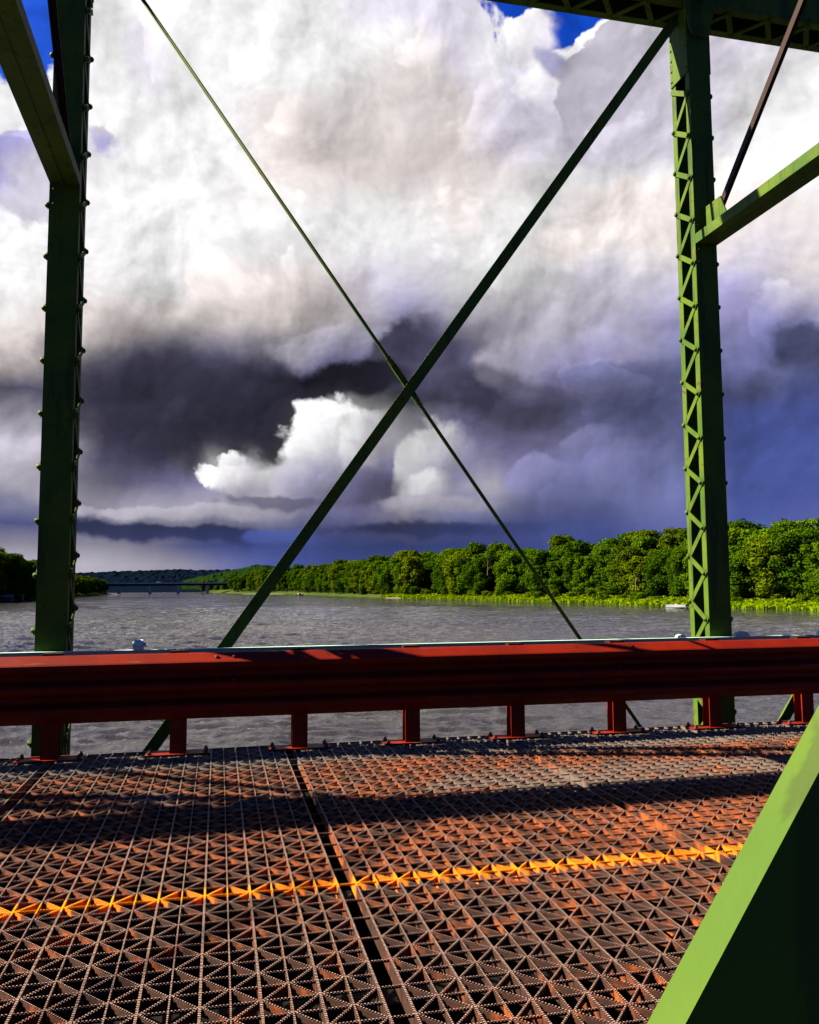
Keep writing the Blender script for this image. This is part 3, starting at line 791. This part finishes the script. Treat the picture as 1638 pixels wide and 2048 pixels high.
def vnoise(x, y, seed=0):
    xi, yi = np.floor(x).astype(np.int64), np.floor(y).astype(np.int64); fx, fy = x-xi, y-yi
    fx = fx*fx*(3-2*fx); fy = fy*fy*(3-2*fy)
    def hsh(a, b):
        n = (a*374761393+b*668265263+seed*974711) & 0x7fffffff
        n = ((n ^ (n >> 13))*1274126177) & 0x7fffffff
        return ((n ^ (n >> 16)) & 0xffff)/65535.0
    return (hsh(xi, yi)*(1-fx)+hsh(xi+1, yi)*fx)*(1-fy)+(hsh(xi, yi+1)*(1-fx)+hsh(xi+1, yi+1)*fx)*fy
def fbm(x, y, o=4, seed=0):
    s = 0; a = .5
    for k in range(o): s = s+a*vnoise(x*2**k, y*2**k, seed+k); a *= .5
    return s
def river():
    """wind-rippled surface: a fan of real waves, finer near the bridge, flat far outside"""
    th = np.concatenate([[-math.pi/2-1.2, -1.5, -1.1, -.8, -.55], np.linspace(-.36, .80, 580), [.95, 1.2, 1.5, math.pi/2+1.2]])
    rr = [9.0]
    while rr[-1] < 1300:
        q = rr[-1]; rr.append(q*(1.05 if q < 38 else (1.0033 if q < 300 else 1.008)))
    rr = np.array(rr+[1600, 2500, 5000, 9000]); nt, nr_ = len(th), len(rr)
    T, Rr = np.meshgrid(th, rr, indexing='ij')
    X, Y = Rr*np.sin(T), Rr*np.cos(T)
    cell = np.gradient(rr)[None, :]*np.ones((nt, 1))
    Z = np.zeros_like(X)
    bankx = np.interp(Y, [198, 253, 375, 491, 781, 872], [160, 147, 129, 103, 55, 16])
    shelter = np.clip((bankx-X)/75.0, .18, 1)      # calmer water in the lee of the wood
    gust = .45+1.6*np.clip(fbm(X/60.0, Y/110.0, 3, 77)*1.3-.22, 0, 1)
    for k, (lam, sl) in enumerate(((.42, .26), (.75, .30), (1.3, .25), (2.4, .12), (4.8, .035), (10.0, .018), (24.0, .010))):
        ca, sa = math.cos(.35+.25*k), math.sin(.35+.25*k)
        ca, sa = (1.0, .12*(k-3))
        u = (X*ca+Y*sa)/(lam*2.7); v = (Y*ca-X*sa)/lam
        u = u+.5*vnoise(X/(lam*4), Y/(lam*4), 50+k)
        fade = np.clip((lam/cell-1.1)/1.0, 0, 1)
        nz = 1-np.abs(2*vnoise(u, v, 20+k)-1)
        Z += (nz-.5)*lam*sl*fade*gust*1.1*shelter
    Z *= np.clip((1400-Rr)/300, 0, 1)
    inside = ((T > -.37) & (T < .81)); Z = np.where(inside, Z, 0)
    co_ = np.stack([X, Y, Z+ZW], -1).reshape(-1, 3)
    ii, jj = np.meshgrid(np.arange(nt-1), np.arange(nr_-1), indexing='ij'); a0 = (ii*nr_+jj).ravel()
    q = np.stack([a0, a0+1, a0+nr_+1, a0+nr_], 1)
    # close the fan behind and under the bridge
    me = bpy.data.meshes.new('river')
    nv = len(co_); extra = np.array([[-9000, -3000, ZW], [9000, -3000, ZW]], float)
    me.vertices.add(nv); me.vertices.foreach_set('co', co_.ravel())
    me.loops.add(q.size); me.loops.foreach_set('vertex_index', q.ravel().astype(np.int32))
    me.polygons.add(len(q)); me.polygons.foreach_set('loop_start', np.arange(0, q.size, 4, dtype=np.int32))
    me.polygons.foreach_set('use_smooth', np.ones(len(q), bool))
    me.update(calc_edges=True); me.validate(); me.materials.append(WATER)
    o = link('river', me); tag(o, 'wide rippled grey river under the bridge', kind='structure')
    under = MB(); under.v = [(-9000, -3000, ZW-.12), (9000, -3000, ZW-.12), (9000, 300, ZW-.12), (-9000, 300, ZW-.12)]; under.f = [(0, 1, 2, 3)]
    u = under.build('river_bed', WATERDEEP, o, fix=False)
river()

RB = [(175, -400), (170, 60), (160, 198), (157, 224), (147, 253), (141, 322), (129, 375), (103, 491), (80, 640), (55, 781), (16, 872), (-5, 960), (-20, 1100)]
LB = [(-118, -400), (-112, 200), (-111, 471), (-111, 549), (-114, 720), (-110, 875), (-120, 990), (-140, 1100)]
RB = [(float(a), float(b)) for a, b in RB]
def xr(y): return float(np.interp(y, [p[1] for p in RB], [p[0] for p in RB]))
def xl(y): return float(np.interp(y, [p[1] for p in LB], [p[0] for p in LB]))
def gridmesh(P, nu, nv):
    v = P.reshape(-1, 3).tolist(); f = []
    for i in range(nu-1):
        for j in range(nv-1):
            f.append((i*nv+j, (i+1)*nv+j, (i+1)*nv+j+1, i*nv+j+1))
    mb = MB(); mb.v = v; mb.f = f; return mb
ys = np.concatenate([np.linspace(-400, 150, 15), np.linspace(165, 900, 130), np.linspace(915, 1100, 20)])
def bank_side(fx, sgn, name, label):
    ds = np.array([-8, -3, 0, 1.2, 3, 6, 10, 15, 22, 35, 60, 120, 300, 900, 2600])
    zs = np.array([-1.5, -.6, -.02, .25, .6, 1.3, 2.2, 2.9, 3.3, 3.7, 4.0, 5, 8, 12, 20])
    P = np.zeros((len(ys), len(ds), 3))
    for i, y in enumerate(ys):
        wig = 2.2*(fbm(np.array(y/16.0), np.array(3.0), 3, 5)-.45)*2
        for j, (d, z) in enumerate(zip(ds, zs)):
            x = fx(y)+sgn*(d+wig)
            hz = z+(0.8*(float(fbm(np.array(x/6.0), np.array(y/6.0), 3, 9))-.45) if j > 3 else 0)
            P[i, j] = (x, y, ZW+hz)
    o = gridmesh(P, len(ys), len(ds)).build(name, LAND, smooth_=True)
    tag(o, label, kind='structure'); return o
bank_side(xr, 1, 'riverbank', 'grassy bank on the right side of the river')
bank_side(xl, -1, 'riverbank', 'dark wooded bank on the left side of the river')

def hill(name, mat, x0, x1, nx, yline, depth, ny, prof, label, bumpy):
    xs = np.linspace(x0, x1, nx); t = np.linspace(0, 1, ny)
    X, T = np.meshgrid(xs, t, indexing='ij')
    Yv = yline(X)+T*depth
    top = prof(X)
    sh = np.minimum(1, np.sin(np.clip(T, 0, 1)*math.pi/1.25)/.98)
    Z = ZW-2+(top-ZW+2)*np.clip(sh, 0, 1)
    Z = Z+bumpy*(fbm(X/11.0, Yv/11.0, 3, 3)-.45)*np.clip(T*6, 0, 1)+(fbm(X/160.0, Yv/160.0, 3, 8)-.45)*10*np.clip(T*3, 0, 1)*(1-np.abs(2*T-1)*0)
    P = np.stack([X, Yv, Z], -1)
    tag(gridmesh(P, nx, ny).build(name, mat, smooth_=False), label, kind='structure')
def prof_px(pts, Y):
    q = [at_y(x, y, Y) for x, y in pts]; X = [p[0] for p in q]; Z = [p[2] for p in q]
    return lambda x: np.interp(x, X, Z)
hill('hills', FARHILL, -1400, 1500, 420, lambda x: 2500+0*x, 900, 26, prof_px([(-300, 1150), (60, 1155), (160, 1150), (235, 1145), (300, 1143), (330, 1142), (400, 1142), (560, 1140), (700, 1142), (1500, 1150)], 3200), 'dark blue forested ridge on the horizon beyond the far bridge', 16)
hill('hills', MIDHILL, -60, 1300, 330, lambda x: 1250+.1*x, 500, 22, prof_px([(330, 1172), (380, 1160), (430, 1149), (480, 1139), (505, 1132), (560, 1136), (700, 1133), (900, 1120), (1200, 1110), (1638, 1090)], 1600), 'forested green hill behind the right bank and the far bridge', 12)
# ground beyond the river bend
P = np.array([[(x, y, ZW+z) for (y, z) in ((1085, -.5), (1100, .8), (1180, 2), (1700, 6), (9000, 10))] for x in np.linspace(-6000, 6000, 41)], float)
tag(gridmesh(P, 41, 5).build('ground', FARHILL), 'wooded land beyond the bend of the river', kind='structure')

# ------------------------------------------------------------------ trees
def leaf_cloud(lobes, n, size, flat=.75, seed=0):
    r = np.random.default_rng(seed); V = []; F = []
    wts = np.array([l[3]**2 for l in lobes]); wts = wts/wts.sum()
    idx = r.choice(len(lobes), n, p=wts)
    L = np.array([l[:4] for l in lobes])[idx]
    d = r.normal(size=(n, 3)); d /= np.linalg.norm(d, axis=1)[:, None]
    d[:, 2] = np.where((d[:, 2] < -.35) & (r.random(n) < .7), -d[:, 2], d[:, 2])
    # gather leaves into sprays for a broken surface
    lump = 1+.16*np.sin(d[:, 0]*7+L[:, 0]*3)*np.sin(d[:, 1]*6+L[:, 1])+.12*np.sin(d[:, 2]*9+L[:, 2]*2)
    rad = L[:, 3]*lump*np.where(r.random(n) < .8, r.uniform(.86, 1.06, n), r.uniform(.35, .9, n))
    C = L[:, :3]+d*rad[:, None]*np.array([1, 1, flat])
    nn = d*1.1+r.normal(size=(n, 3))*.55+np.array([0, 0, .35]); nn /= np.linalg.norm(nn, axis=1)[:, None]
    a = np.cross(nn, r.normal(size=(n, 3))); a /= np.linalg.norm(a, axis=1)[:, None]; b = np.cross(nn, a)
    s = size*r.uniform(.6, 1.35, n)[:, None]
    pts = np.stack([C-a*s, C-b*s*.6+nn*s*.15, C+a*s, C+b*s*.6+nn*s*.15], 1).reshape(-1, 3)
    mb = MB(); mb.v = pts.tolist(); mb.f = [(4*i, 4*i+1, 4*i+2, 4*i+3) for i in range(n)]
    return mb
def tree_proto(seed, hgt, rad, low, mat, n, size=.42):
    r = random.Random(seed); lobes = []
    nl = 26
    for k in range(nl):
        t = (k+.5)/nl
        z = hgt*(low+(1-low)*t**.85)*.90
        f = (z/hgt-low)/(1-low)
        env = rad*max(.25, math.sqrt(max(0, 1-((f-.50)/.62)**2)))
        ang = k*2.4+r.uniform(-.7, .7); rr = env*r.uniform(.30, .80)
        lr = rad*r.uniform(.26, .50)
        lobes.append((rr*math.cos(ang), rr*math.sin(ang), z-lr*.1, lr))
    lobes.append((r.uniform(-1, 1), r.uniform(-1, 1), hgt-rad*.42, rad*.42))
    crown = leaf_cloud(lobes, n, size, .80, seed).mesh('crown', mat)
    tk = MB(); tk.tube((0, 0, -1.2), (0, 0, hgt*.45), .42, 8, .26); tk.tube((0, 0, hgt*.45), (.4, .2, hgt*.85), .26, 7, .06)
    for k in range(6):
        l = lobes[3+k*2]; z = hgt*(.22+.08*k); tk.tube((0, 0, z), (l[0], l[1], l[2]), .14, 5, .04)
    trunk = tk.mesh('trunk', BARK)
    return crown, trunk
protos = {}
protos['broad'] = [tree_proto(11+i, 20, 7.3, .10, LEAF, 12000, .40) for i in range(4)]
protos['tall'] = [tree_proto(31+i, 23, 5.9, .10, LEAF, 11000, .40) for i in range(3)]
protos['yellow'] = [tree_proto(41+i, 19, 6.5, .08, LEAF2, 11000, .40) for i in range(3)]
protos['bush'] = [tree_proto(51+i, 6.0, 3.4, .05, LEAF2 if i else LEAF, 2600, .30) for i in range(3)]
far_protos = {k: v for k, v in protos.items()}
def plant(kind, x, y, z, s, sz, label, cat, group, name):
    cr, tr = random.choice(protos[kind])
    o = empty(name, (x, y, z)); o.scale = (s, s, s*sz); o.rotation_euler = (0, 0, random.uniform(0, 6.28))
    tag(o, label, cat, group)
    link('crown', cr, o); link('trunk', tr, o)
    return o
kind_desc = dict(broad='round green tree', tall='tall green tree', yellow='yellow-green tree')
def treetop(y):   # height of the tree line on the right bank above the water
    return float(np.interp(y, [180, 230, 290, 375, 491, 640, 781, 880], [25.5, 22.5, 21, 23, 24, 22, 21, 19]))
BOAT_Y = 250.0
def ordinal(n):
    return str(n)+('th' if 10 <= n % 100 <= 20 else {1: 'st', 2: 'nd', 3: 'rd'}.get(n % 10, 'th'))
def right_trees():
    for row, (dd, hs_, step) in enumerate(((13, .82, 9.5), (22, .99, 10.5), (33, 1.10, 12))):
        y = 168.0+row*4; pos = []
        while y < 905:
            if not (452 < y < 480 and row == 0): pos.append(y)
            y += step*random.uniform(.8, 1.2)*(1 if y < 520 else 1.25)
        up = sum(1 for q in pos if q < BOAT_Y)
        for i, y in enumerate(pos):
            u = random.random(); kind = 'broad' if u < .45 else ('tall' if u < .72 else 'yellow')
            base = {'broad': 20, 'tall': 23, 'yellow': 19}[kind]
            hh = treetop(y)*hs_*random.uniform(.80, 1.16)
            s = hh/base*(random.uniform(.92, 1.12)); sz = hh/base/s
            off_ = dd+random.uniform(-2.5, 2.5)-(5 if 400 < y < 900 and row == 0 else 0)
            rank = f'{ordinal(i-up+1)} upstream of the moored pontoon boat' if i >= up else f'{ordinal(up-i)} to the right of the moored pontoon boat'
            rn = ('front', 'middle', 'back')[row]
            plant(kind, xr(y)+off_, y+random.uniform(-2, 2), ZW+2.2+.05*dd, s, sz, f'{kind_desc[kind]} in {rn} row, {rank}', 'tree', 'trees of the right bank wood', 'leafy_tree')
    pos = []; y = 172.0
    while y < 620: pos.append(y); y += random.uniform(4, 13)
    up = sum(1 for q in pos if q < BOAT_Y)
    for i, y in enumerate(pos):
        rank = f'{ordinal(i-up+1)} upstream of the moored boat' if i >= up else f'{ordinal(up-i)} to the right of the moored boat'
        plant('bush', xr(y)+random.uniform(6.5, 9.5), y, ZW+1.2, random.uniform(.45, 1.0), random.uniform(.6, 1.0), f'low bright bush on the grass strip, {rank}', 'bush', 'bushes at the foot of the right bank wood', 'bush')
right_trees()
def left_trees():
    for row, (dd, hs_, step) in enumerate(((6, .85, 11), (17, 1.05, 12))):
        y = 452.0+row*5; n = 0
        while y < 985:
            n += 1
            kind = random.choice(['broad', 'tall', 'broad', 'yellow'])
            base = {'broad': 20, 'tall': 23, 'yellow': 19}[kind]
            hh = float(np.interp(y, [440, 480, 550, 620, 760, 980], [31, 30, 27, 20, 17, 16]))*hs_*random.uniform(.9, 1.06)
            s = hh/base
            plant(kind, xl(y)-dd-random.uniform(-2, 2), y, ZW+1.5, s, 1.0, f'shaded {kind_desc[kind]}, {ordinal(n)} from the left in the {"waterside" if row == 0 else "back"} row', 'tree', 'trees on the left bank', 'leafy_tree')
            y += step*random.uniform(.8, 1.2)
left_trees()
# a bare snag and leaning dead limbs at the edge of the wood
def snag(px, py, Y, h, label):
    p = at_y(px, py, Y); o = empty('dead_tree', (p[0], Y, p[2])); tag(o, label, 'dead tree')
    r = random.Random(px); mb = MB(); tip = Vector((r.uniform(-1, 1), -.6, h)); mb.tube((0, 0, 0), tip*.5, .16, 6, .11); mb.tube(tip*.5, tip, .11, 6, .03); mb.build('trunk', PALEWOOD, o)
    for k in range(5):
        t = .3+.13*k; a = tip*t; d = Vector((r.uniform(-1, 1), -.4, r.uniform(.3, 1))).normalized()*h*r.uniform(.18, .34)
        b = MB(); b.tube(a, a+d, .06, 5, .015); b.tube(a+d*.6, a+d*.6+Vector((r.uniform(-.5, .5), 0, .6)), .03, 4, .01); b.build('branch', PALEWOOD, o)
snag(1272, 1180, 262, 5.5, 'pale bare fallen-looking dead tree at the foot of the wood left of the big post')
snag(975, 1150, 370, 7, 'thin bleached snag against the dark wood by the thin rod')
# around the far bridge end
for k in range(22):
    x = -20+k*9.5+random.uniform(-3, 3); y = 1020+random.uniform(-25, 60)+k*2
    kind = random.choice(['broad', 'yellow', 'tall'])
    plant(kind, x, y, ZW+1.5, random.uniform(.6, .8), 1, f'{kind_desc[kind]} behind the far bridge, {ordinal(k+1)} from the left', 'tree', 'trees behind the far bridge', 'leafy_tree')
for k in range(12):
    x = -140-k*9+random.uniform(-3, 3); y = 1000+random.uniform(0, 60)
    plant('broad', x, y, ZW+1.5, random.uniform(.65, .85), 1, f'dark round tree at the left end of the far bridge, {ordinal(k+1)} from the water', 'tree', 'trees behind the left end of the far bridge', 'leafy_tree')

# grass on the right bank: one mass of tufts
def tufts(n, yr, dr, size, seed, name, label, p=1.0):
    r = np.random.default_rng(seed)
    y = yr[0]+(yr[1]-yr[0])*r.random(n)**p; d = r.uniform(dr[0], dr[1], n)
    wig = 2.2*(fbm(y/16.0, np.full(n, 3.0), 3, 5)-.45)*2
    x = np.interp(y, [q[1] for q in RB], [q[0] for q in RB])+d+wig
    z = ZW+np.interp(d, [-3, 0, 1.2, 3, 6, 10, 15], [-.4, 0, .25, .6, 1.3, 2.2, 2.9])
    a = r.uniform(0, math.pi*2, n); s = size*r.uniform(.5, 1.5, n)*(.7+.9*fbm(x/3.0, y/3.0, 2, 4))
    V = np.zeros((n, 4, 3)); w = s*.55
    tilt = r.uniform(-.5, .5, n)
    V[:, 0] = np.stack([x-np.cos(a)*w, y-np.sin(a)*w, z], 1); V[:, 1] = np.stack([x+np.cos(a)*w, y+np.sin(a)*w, z], 1)
    V[:, 2] = np.stack([x+np.cos(a)*w*.8-np.sin(a)*tilt*s, y+np.sin(a)*w*.8+np.cos(a)*tilt*s, z+s*.9], 1)
    V[:, 3] = np.stack([x-np.cos(a)*w*.6-np.sin(a)*tilt*s, y-np.sin(a)*w*.6+np.cos(a)*tilt*s, z+s*1.1], 1)
    mb = MB(); mb.v = V.reshape(-1, 3).tolist(); mb.f = [(4*i, 4*i+1, 4*i+2, 4*i+3) for i in range(n)]
    tag(mb.build(name, GRASSM, fix=False), label, kind='stuff')
tufts(22000, (150, 520), (0.2, 10), .75, 3, 'grass', 'bright yellow-green grass strip at the water edge of the right bank', 1.3)

# ------------------------------------------------------------------ far road bridge
fb = empty('road_bridge', (-45, 930, ZW)); tag(fb, 'long low road bridge on concrete piers far up the river', 'bridge')
FI = Matrix.Translation(-Vector((-45, 930, ZW)))
def fpart(mb, name, mat, **k):
    o = mb.build(name, mat, None, **k); o.parent = fb; o.matrix_parent_inverse = FI; return o
YB = 930
zt = at_y(350, 1165.5, YB)[2]; zl = at_y(350, 1171.5, YB)[2]
g = MB(); g.box(-230, 75, YB, YB+9, zl, zt-1.0); fpart(g, 'girder', DKDECK)
g = MB(); g.box(-230, 75, YB-1.2, YB+10.2, zt-.999, zt-.45); g.box(-230, 75, YB-1.2, YB-.8, zt-.449, zt+.25); g.box(-230, 75, YB+9.8, YB+10.2, zt-.449, zt+.25); fpart(g, 'bridge_deck_slab', CONC)
for px in (237, 299, 356, 414.5, 470):
    p = at_y(px, 1187, YB); mb = MB()
    mb.quadbox([(p[0]-1.6, YB+.5, ZW-1), (p[0]+1.6, YB+.5, ZW-1), (p[0]+1.6, YB+8.5, ZW-1), (p[0]-1.6, YB+8.5, ZW-1), (p[0]-.9, YB+.5, zl-.9), (p[0]+.9, YB+.5, zl-.9), (p[0]+.9, YB+8.5, zl-.9), (p[0]-.9, YB+8.5, zl-.9)])
    mb.box(p[0]-1.7, p[0]+1.7, YB-.2, YB+9.2, zl-.899, zl-.01)
    fpart(mb, 'pier', CONC)
mb = MB(); p = at_y(463, 1168, YB); mb.box(p[0]-1.0, p[0]+1.0, YB-1.5, YB-1.21, zl-1, zt+2.0); fpart(mb, 'drain_housing', WHITE)
# van on it
vx = at_y(317, 1166, YB+2)[0]
vn = empty('van', (vx, YB+2.5, zt-.45)); tag(vn, 'small white van driving over the far road bridge', 'van')
v = MB(); v.prism([(-2.4, .35), (2.3, .35), (2.3, 1.1), (1.8, 1.25), (1.2, 2.0), (-2.4, 2.05)], -.9, .9, 'y'); v.build('body', WHITE, vn)
v = MB()
v.box(1.25, 1.85, -.91, -.901, 1.3, 1.75); v.box(-1.6, .8, -.91, -.901, 1.35, 1.8); v.build('window', GLASSY, vn)
for wx in (-1.5, 1.4):
    for wy in (-.92, .72):
        v = MB(); v.tube((wx, wy, .35), (wx, wy+.2, .35), .35, 12); v.build('wheel', GLASSY, vn)

# gravel bars
def gravel(px0, px1, py, w, label):
    a, b = at_z(px0, py, ZW), at_z(px1, py, ZW); mb = MB(); n = 26; P = np.zeros((n, 4, 3))
    for i in range(n):
        t = i/(n-1); c = a*(1-t)+b*t; k = math.sin(math.pi*t)**.5
        for j, (dd, z) in enumerate(((-w*k, -.2), (-w*.3*k, .35*k), (w*.5*k, .45*k), (w*k, -.2))):
            P[i, j] = (c[0]+random.uniform(-.3, .3), c[1]+dd, ZW+z+random.uniform(-.05, .05))
    tag(gridmesh(P, n, 4).build('gravel_bar', GRAVEL), label, kind='structure')
gravel(196, 242, 1189, 9, 'pale gravel bar by the left pier of the far bridge')
gravel(480, 572, 1188.3, 6, 'pale gravel shore left of the right bank trees')
gravel(768, 830, 1196.2, 3, 'pale muddy shore below the gap in the trees')

# ------------------------------------------------------------------ boat, huts and small things on the banks
bp_ = at_z(1349, 1217, ZW)
boat = empty('pontoon_boat', (bp_[0], bp_[1]-1.0, ZW)); boat.rotation_euler = (0, 0, math.radians(-38)); tag(boat, 'white pontoon boat moored against the right bank grass', 'boat')
for s in (-1.0, 1.0):
    b = MB(); b.tube((-3.0, s, .12), (2.7, s, .12), .34, 12); b.tube((2.7, s, .12), (3.4, s, .3), .34, 12, .08); b.build('pontoon', TIN, boat, smooth_=True)
b = MB(); b.box(-3.1, 3.1, -1.35, 1.35, .47, .58); b.build('deck', WHITE, boat)
for (x0, x1, y0, y1) in ((-2.9, -.4, -1.32, -1.27), (.3, 2.9, -1.32, -1.27), (-2.9, 2.9, 1.27, 1.32), (2.9, 2.95, -1.2, 1.2), (-2.95, -2.9, -1.2, -.3)):
    b = MB(); b.box(x0, x1, y0, y1, .62, 1.22); b.build('side_panel', WHITE, boat)
for (x0, x1) in ((1.2, 2.7), (-2.7, -1.6)):
    b = MB(); b.box(x0, x1, -1.2, -.5, .585, .95); b.box(x0, x1, -1.2, -1.0, .951, 1.35); b.build('seat', BLUEC, boat)
b = MB(); b.box(-.5, .3, .3, 1.0, .585, 1.45); b.quadbox([(.31, .3, 1.2), (.36, .3, 1.2), (.36, 1, 1.2), (.31, 1, 1.2), (.16, .3, 1.8), (.2, .3, 1.8), (.2, 1, 1.8), (.16, 1, 1.8)]); b.build('console', WHITE, boat)
b = MB(); b.box(-3.6, -3.15, -.25, .25, .2, 1.2); b.build('outboard_motor', GLASSY, boat)

bp_ = at_z(599, 1190.5, ZW)
dk = empty('moored_skiff', (bp_[0], bp_[1], ZW)); tag(dk, 'tiny white skiff below the trees left of centre, far away', 'boat'); dk.rotation_euler = (0, 0, .3)
b = MB(); prof = [(-3.5, .0, .9), (-1, 0, 1.2), (2, 0, 1.0), (3.6, 0, .05)]
P = np.zeros((4, 5, 3))
for i, (x, _, w) in enumerate(prof):
    for j, (sy, z) in enumerate(((-1, .75), (-.7, .05), (0, -.1), (.7, .05), (1, .75))): P[i, j] = (x, sy*w, z)
gridmesh(P, 4, 5).build('hull', WHITE, dk)
b = MB(); b.box(-1.2, .6, -.7, .7, .5, 1.6); b.build('cabin', WHITE, dk)
b = MB(); b.box(-.9, .3, -.72, -.701, 1.0, 1.4); b.build('window', GLASSY, dk)

pp = at_y(1548, 1195, 236)
lk = empty('wooden_lookout', (pp[0], 236, ZW+1.6)); tag(lk, 'small pale wooden frame stand at the wood edge, right of the big post', 'stand')
zt0 = at_y(1548, 1180, 236)[2]-(ZW+1.6)
for sx in (-.8, .8):
    for sy in (-.6, .6):
        b = MB(); b.box(sx-.1, sx+.1, sy-.1, sy+.1, -.6, zt0); b.build('leg', PALEWOOD, lk)
b = MB(); b.box(-1, 1, -.8, .8, zt0-1.9, zt0-1.75); b.build('platform', PALEWOOD, lk)
b = MB(); b.box(-1.1, 1.1, -.9, .9, zt0+.001, zt0+.15); b.build('roof', PALEWOOD, lk)
for k in range(2):
    b = MB(); b.box(-.95, .95, -.74, -.70, zt0-1.4+.35*k, zt0-1.25+.35*k); b.build('rail', PALEWOOD, lk)

def hut(px, py, Y, w, h, label, roof, wallm, name='riverside_hut'):
    p = at_y(px, py, Y); o = empty(name, tuple(p)); tag(o, label, 'hut')
    b = MB(); b.box(-w/2, w/2, -2, 2, -.5, h*.65); b.build('wall', wallm, o)
    b = MB(); b.prism([(-2.4, h*.651), (2.4, h*.651), (0, h)], -w/2-.4, w/2+.4, 'x'); b.build('roof', roof, o)
    b = MB(); b.box(-w*.1, w*.12, -2.05, -2.002, -.5, h*.5); b.build('door', GLASSY, o)
    for s in (-1, 1):
        b = MB(); b.box(s*w*.33-.5, s*w*.33+.5, -2.05, -2.002, h*.22, h*.5); b.build('window', GLASSY, o)
hut(14, 1201, 468, 5.0, 3.0, 'dark wooden hut with pale roof under the left bank trees', TIN, WOOD)
hut(38, 1199, 500, 4.0, 3.2, 'small brown boathouse at the left water edge, right of the pale-roofed hut', WOOD, WOOD)
# white house on the hill above the right bank trees
p = at_y(672, 1131, 1500); hh = empty('house', tuple(p)); tag(hh, 'tiny white house on the ridge above the right bank trees', 'house')
b = MB(); b.box(-6, 6, -4, 4, -8, 2.5); b.build('wall', WHITE, hh)
b = MB(); b.prism([(-4.6, 2.501), (4.6, 2.501), (0, 6)], -6.5, 6.5, 'x'); b.build('roof', TIN, hh)
for sx in (-3.5, 0, 3.5):
    b = MB(); b.box(sx-.8, sx+.8, -4.06, -4.003, -.5, 1.3); b.build('window', GLASSY, hh)
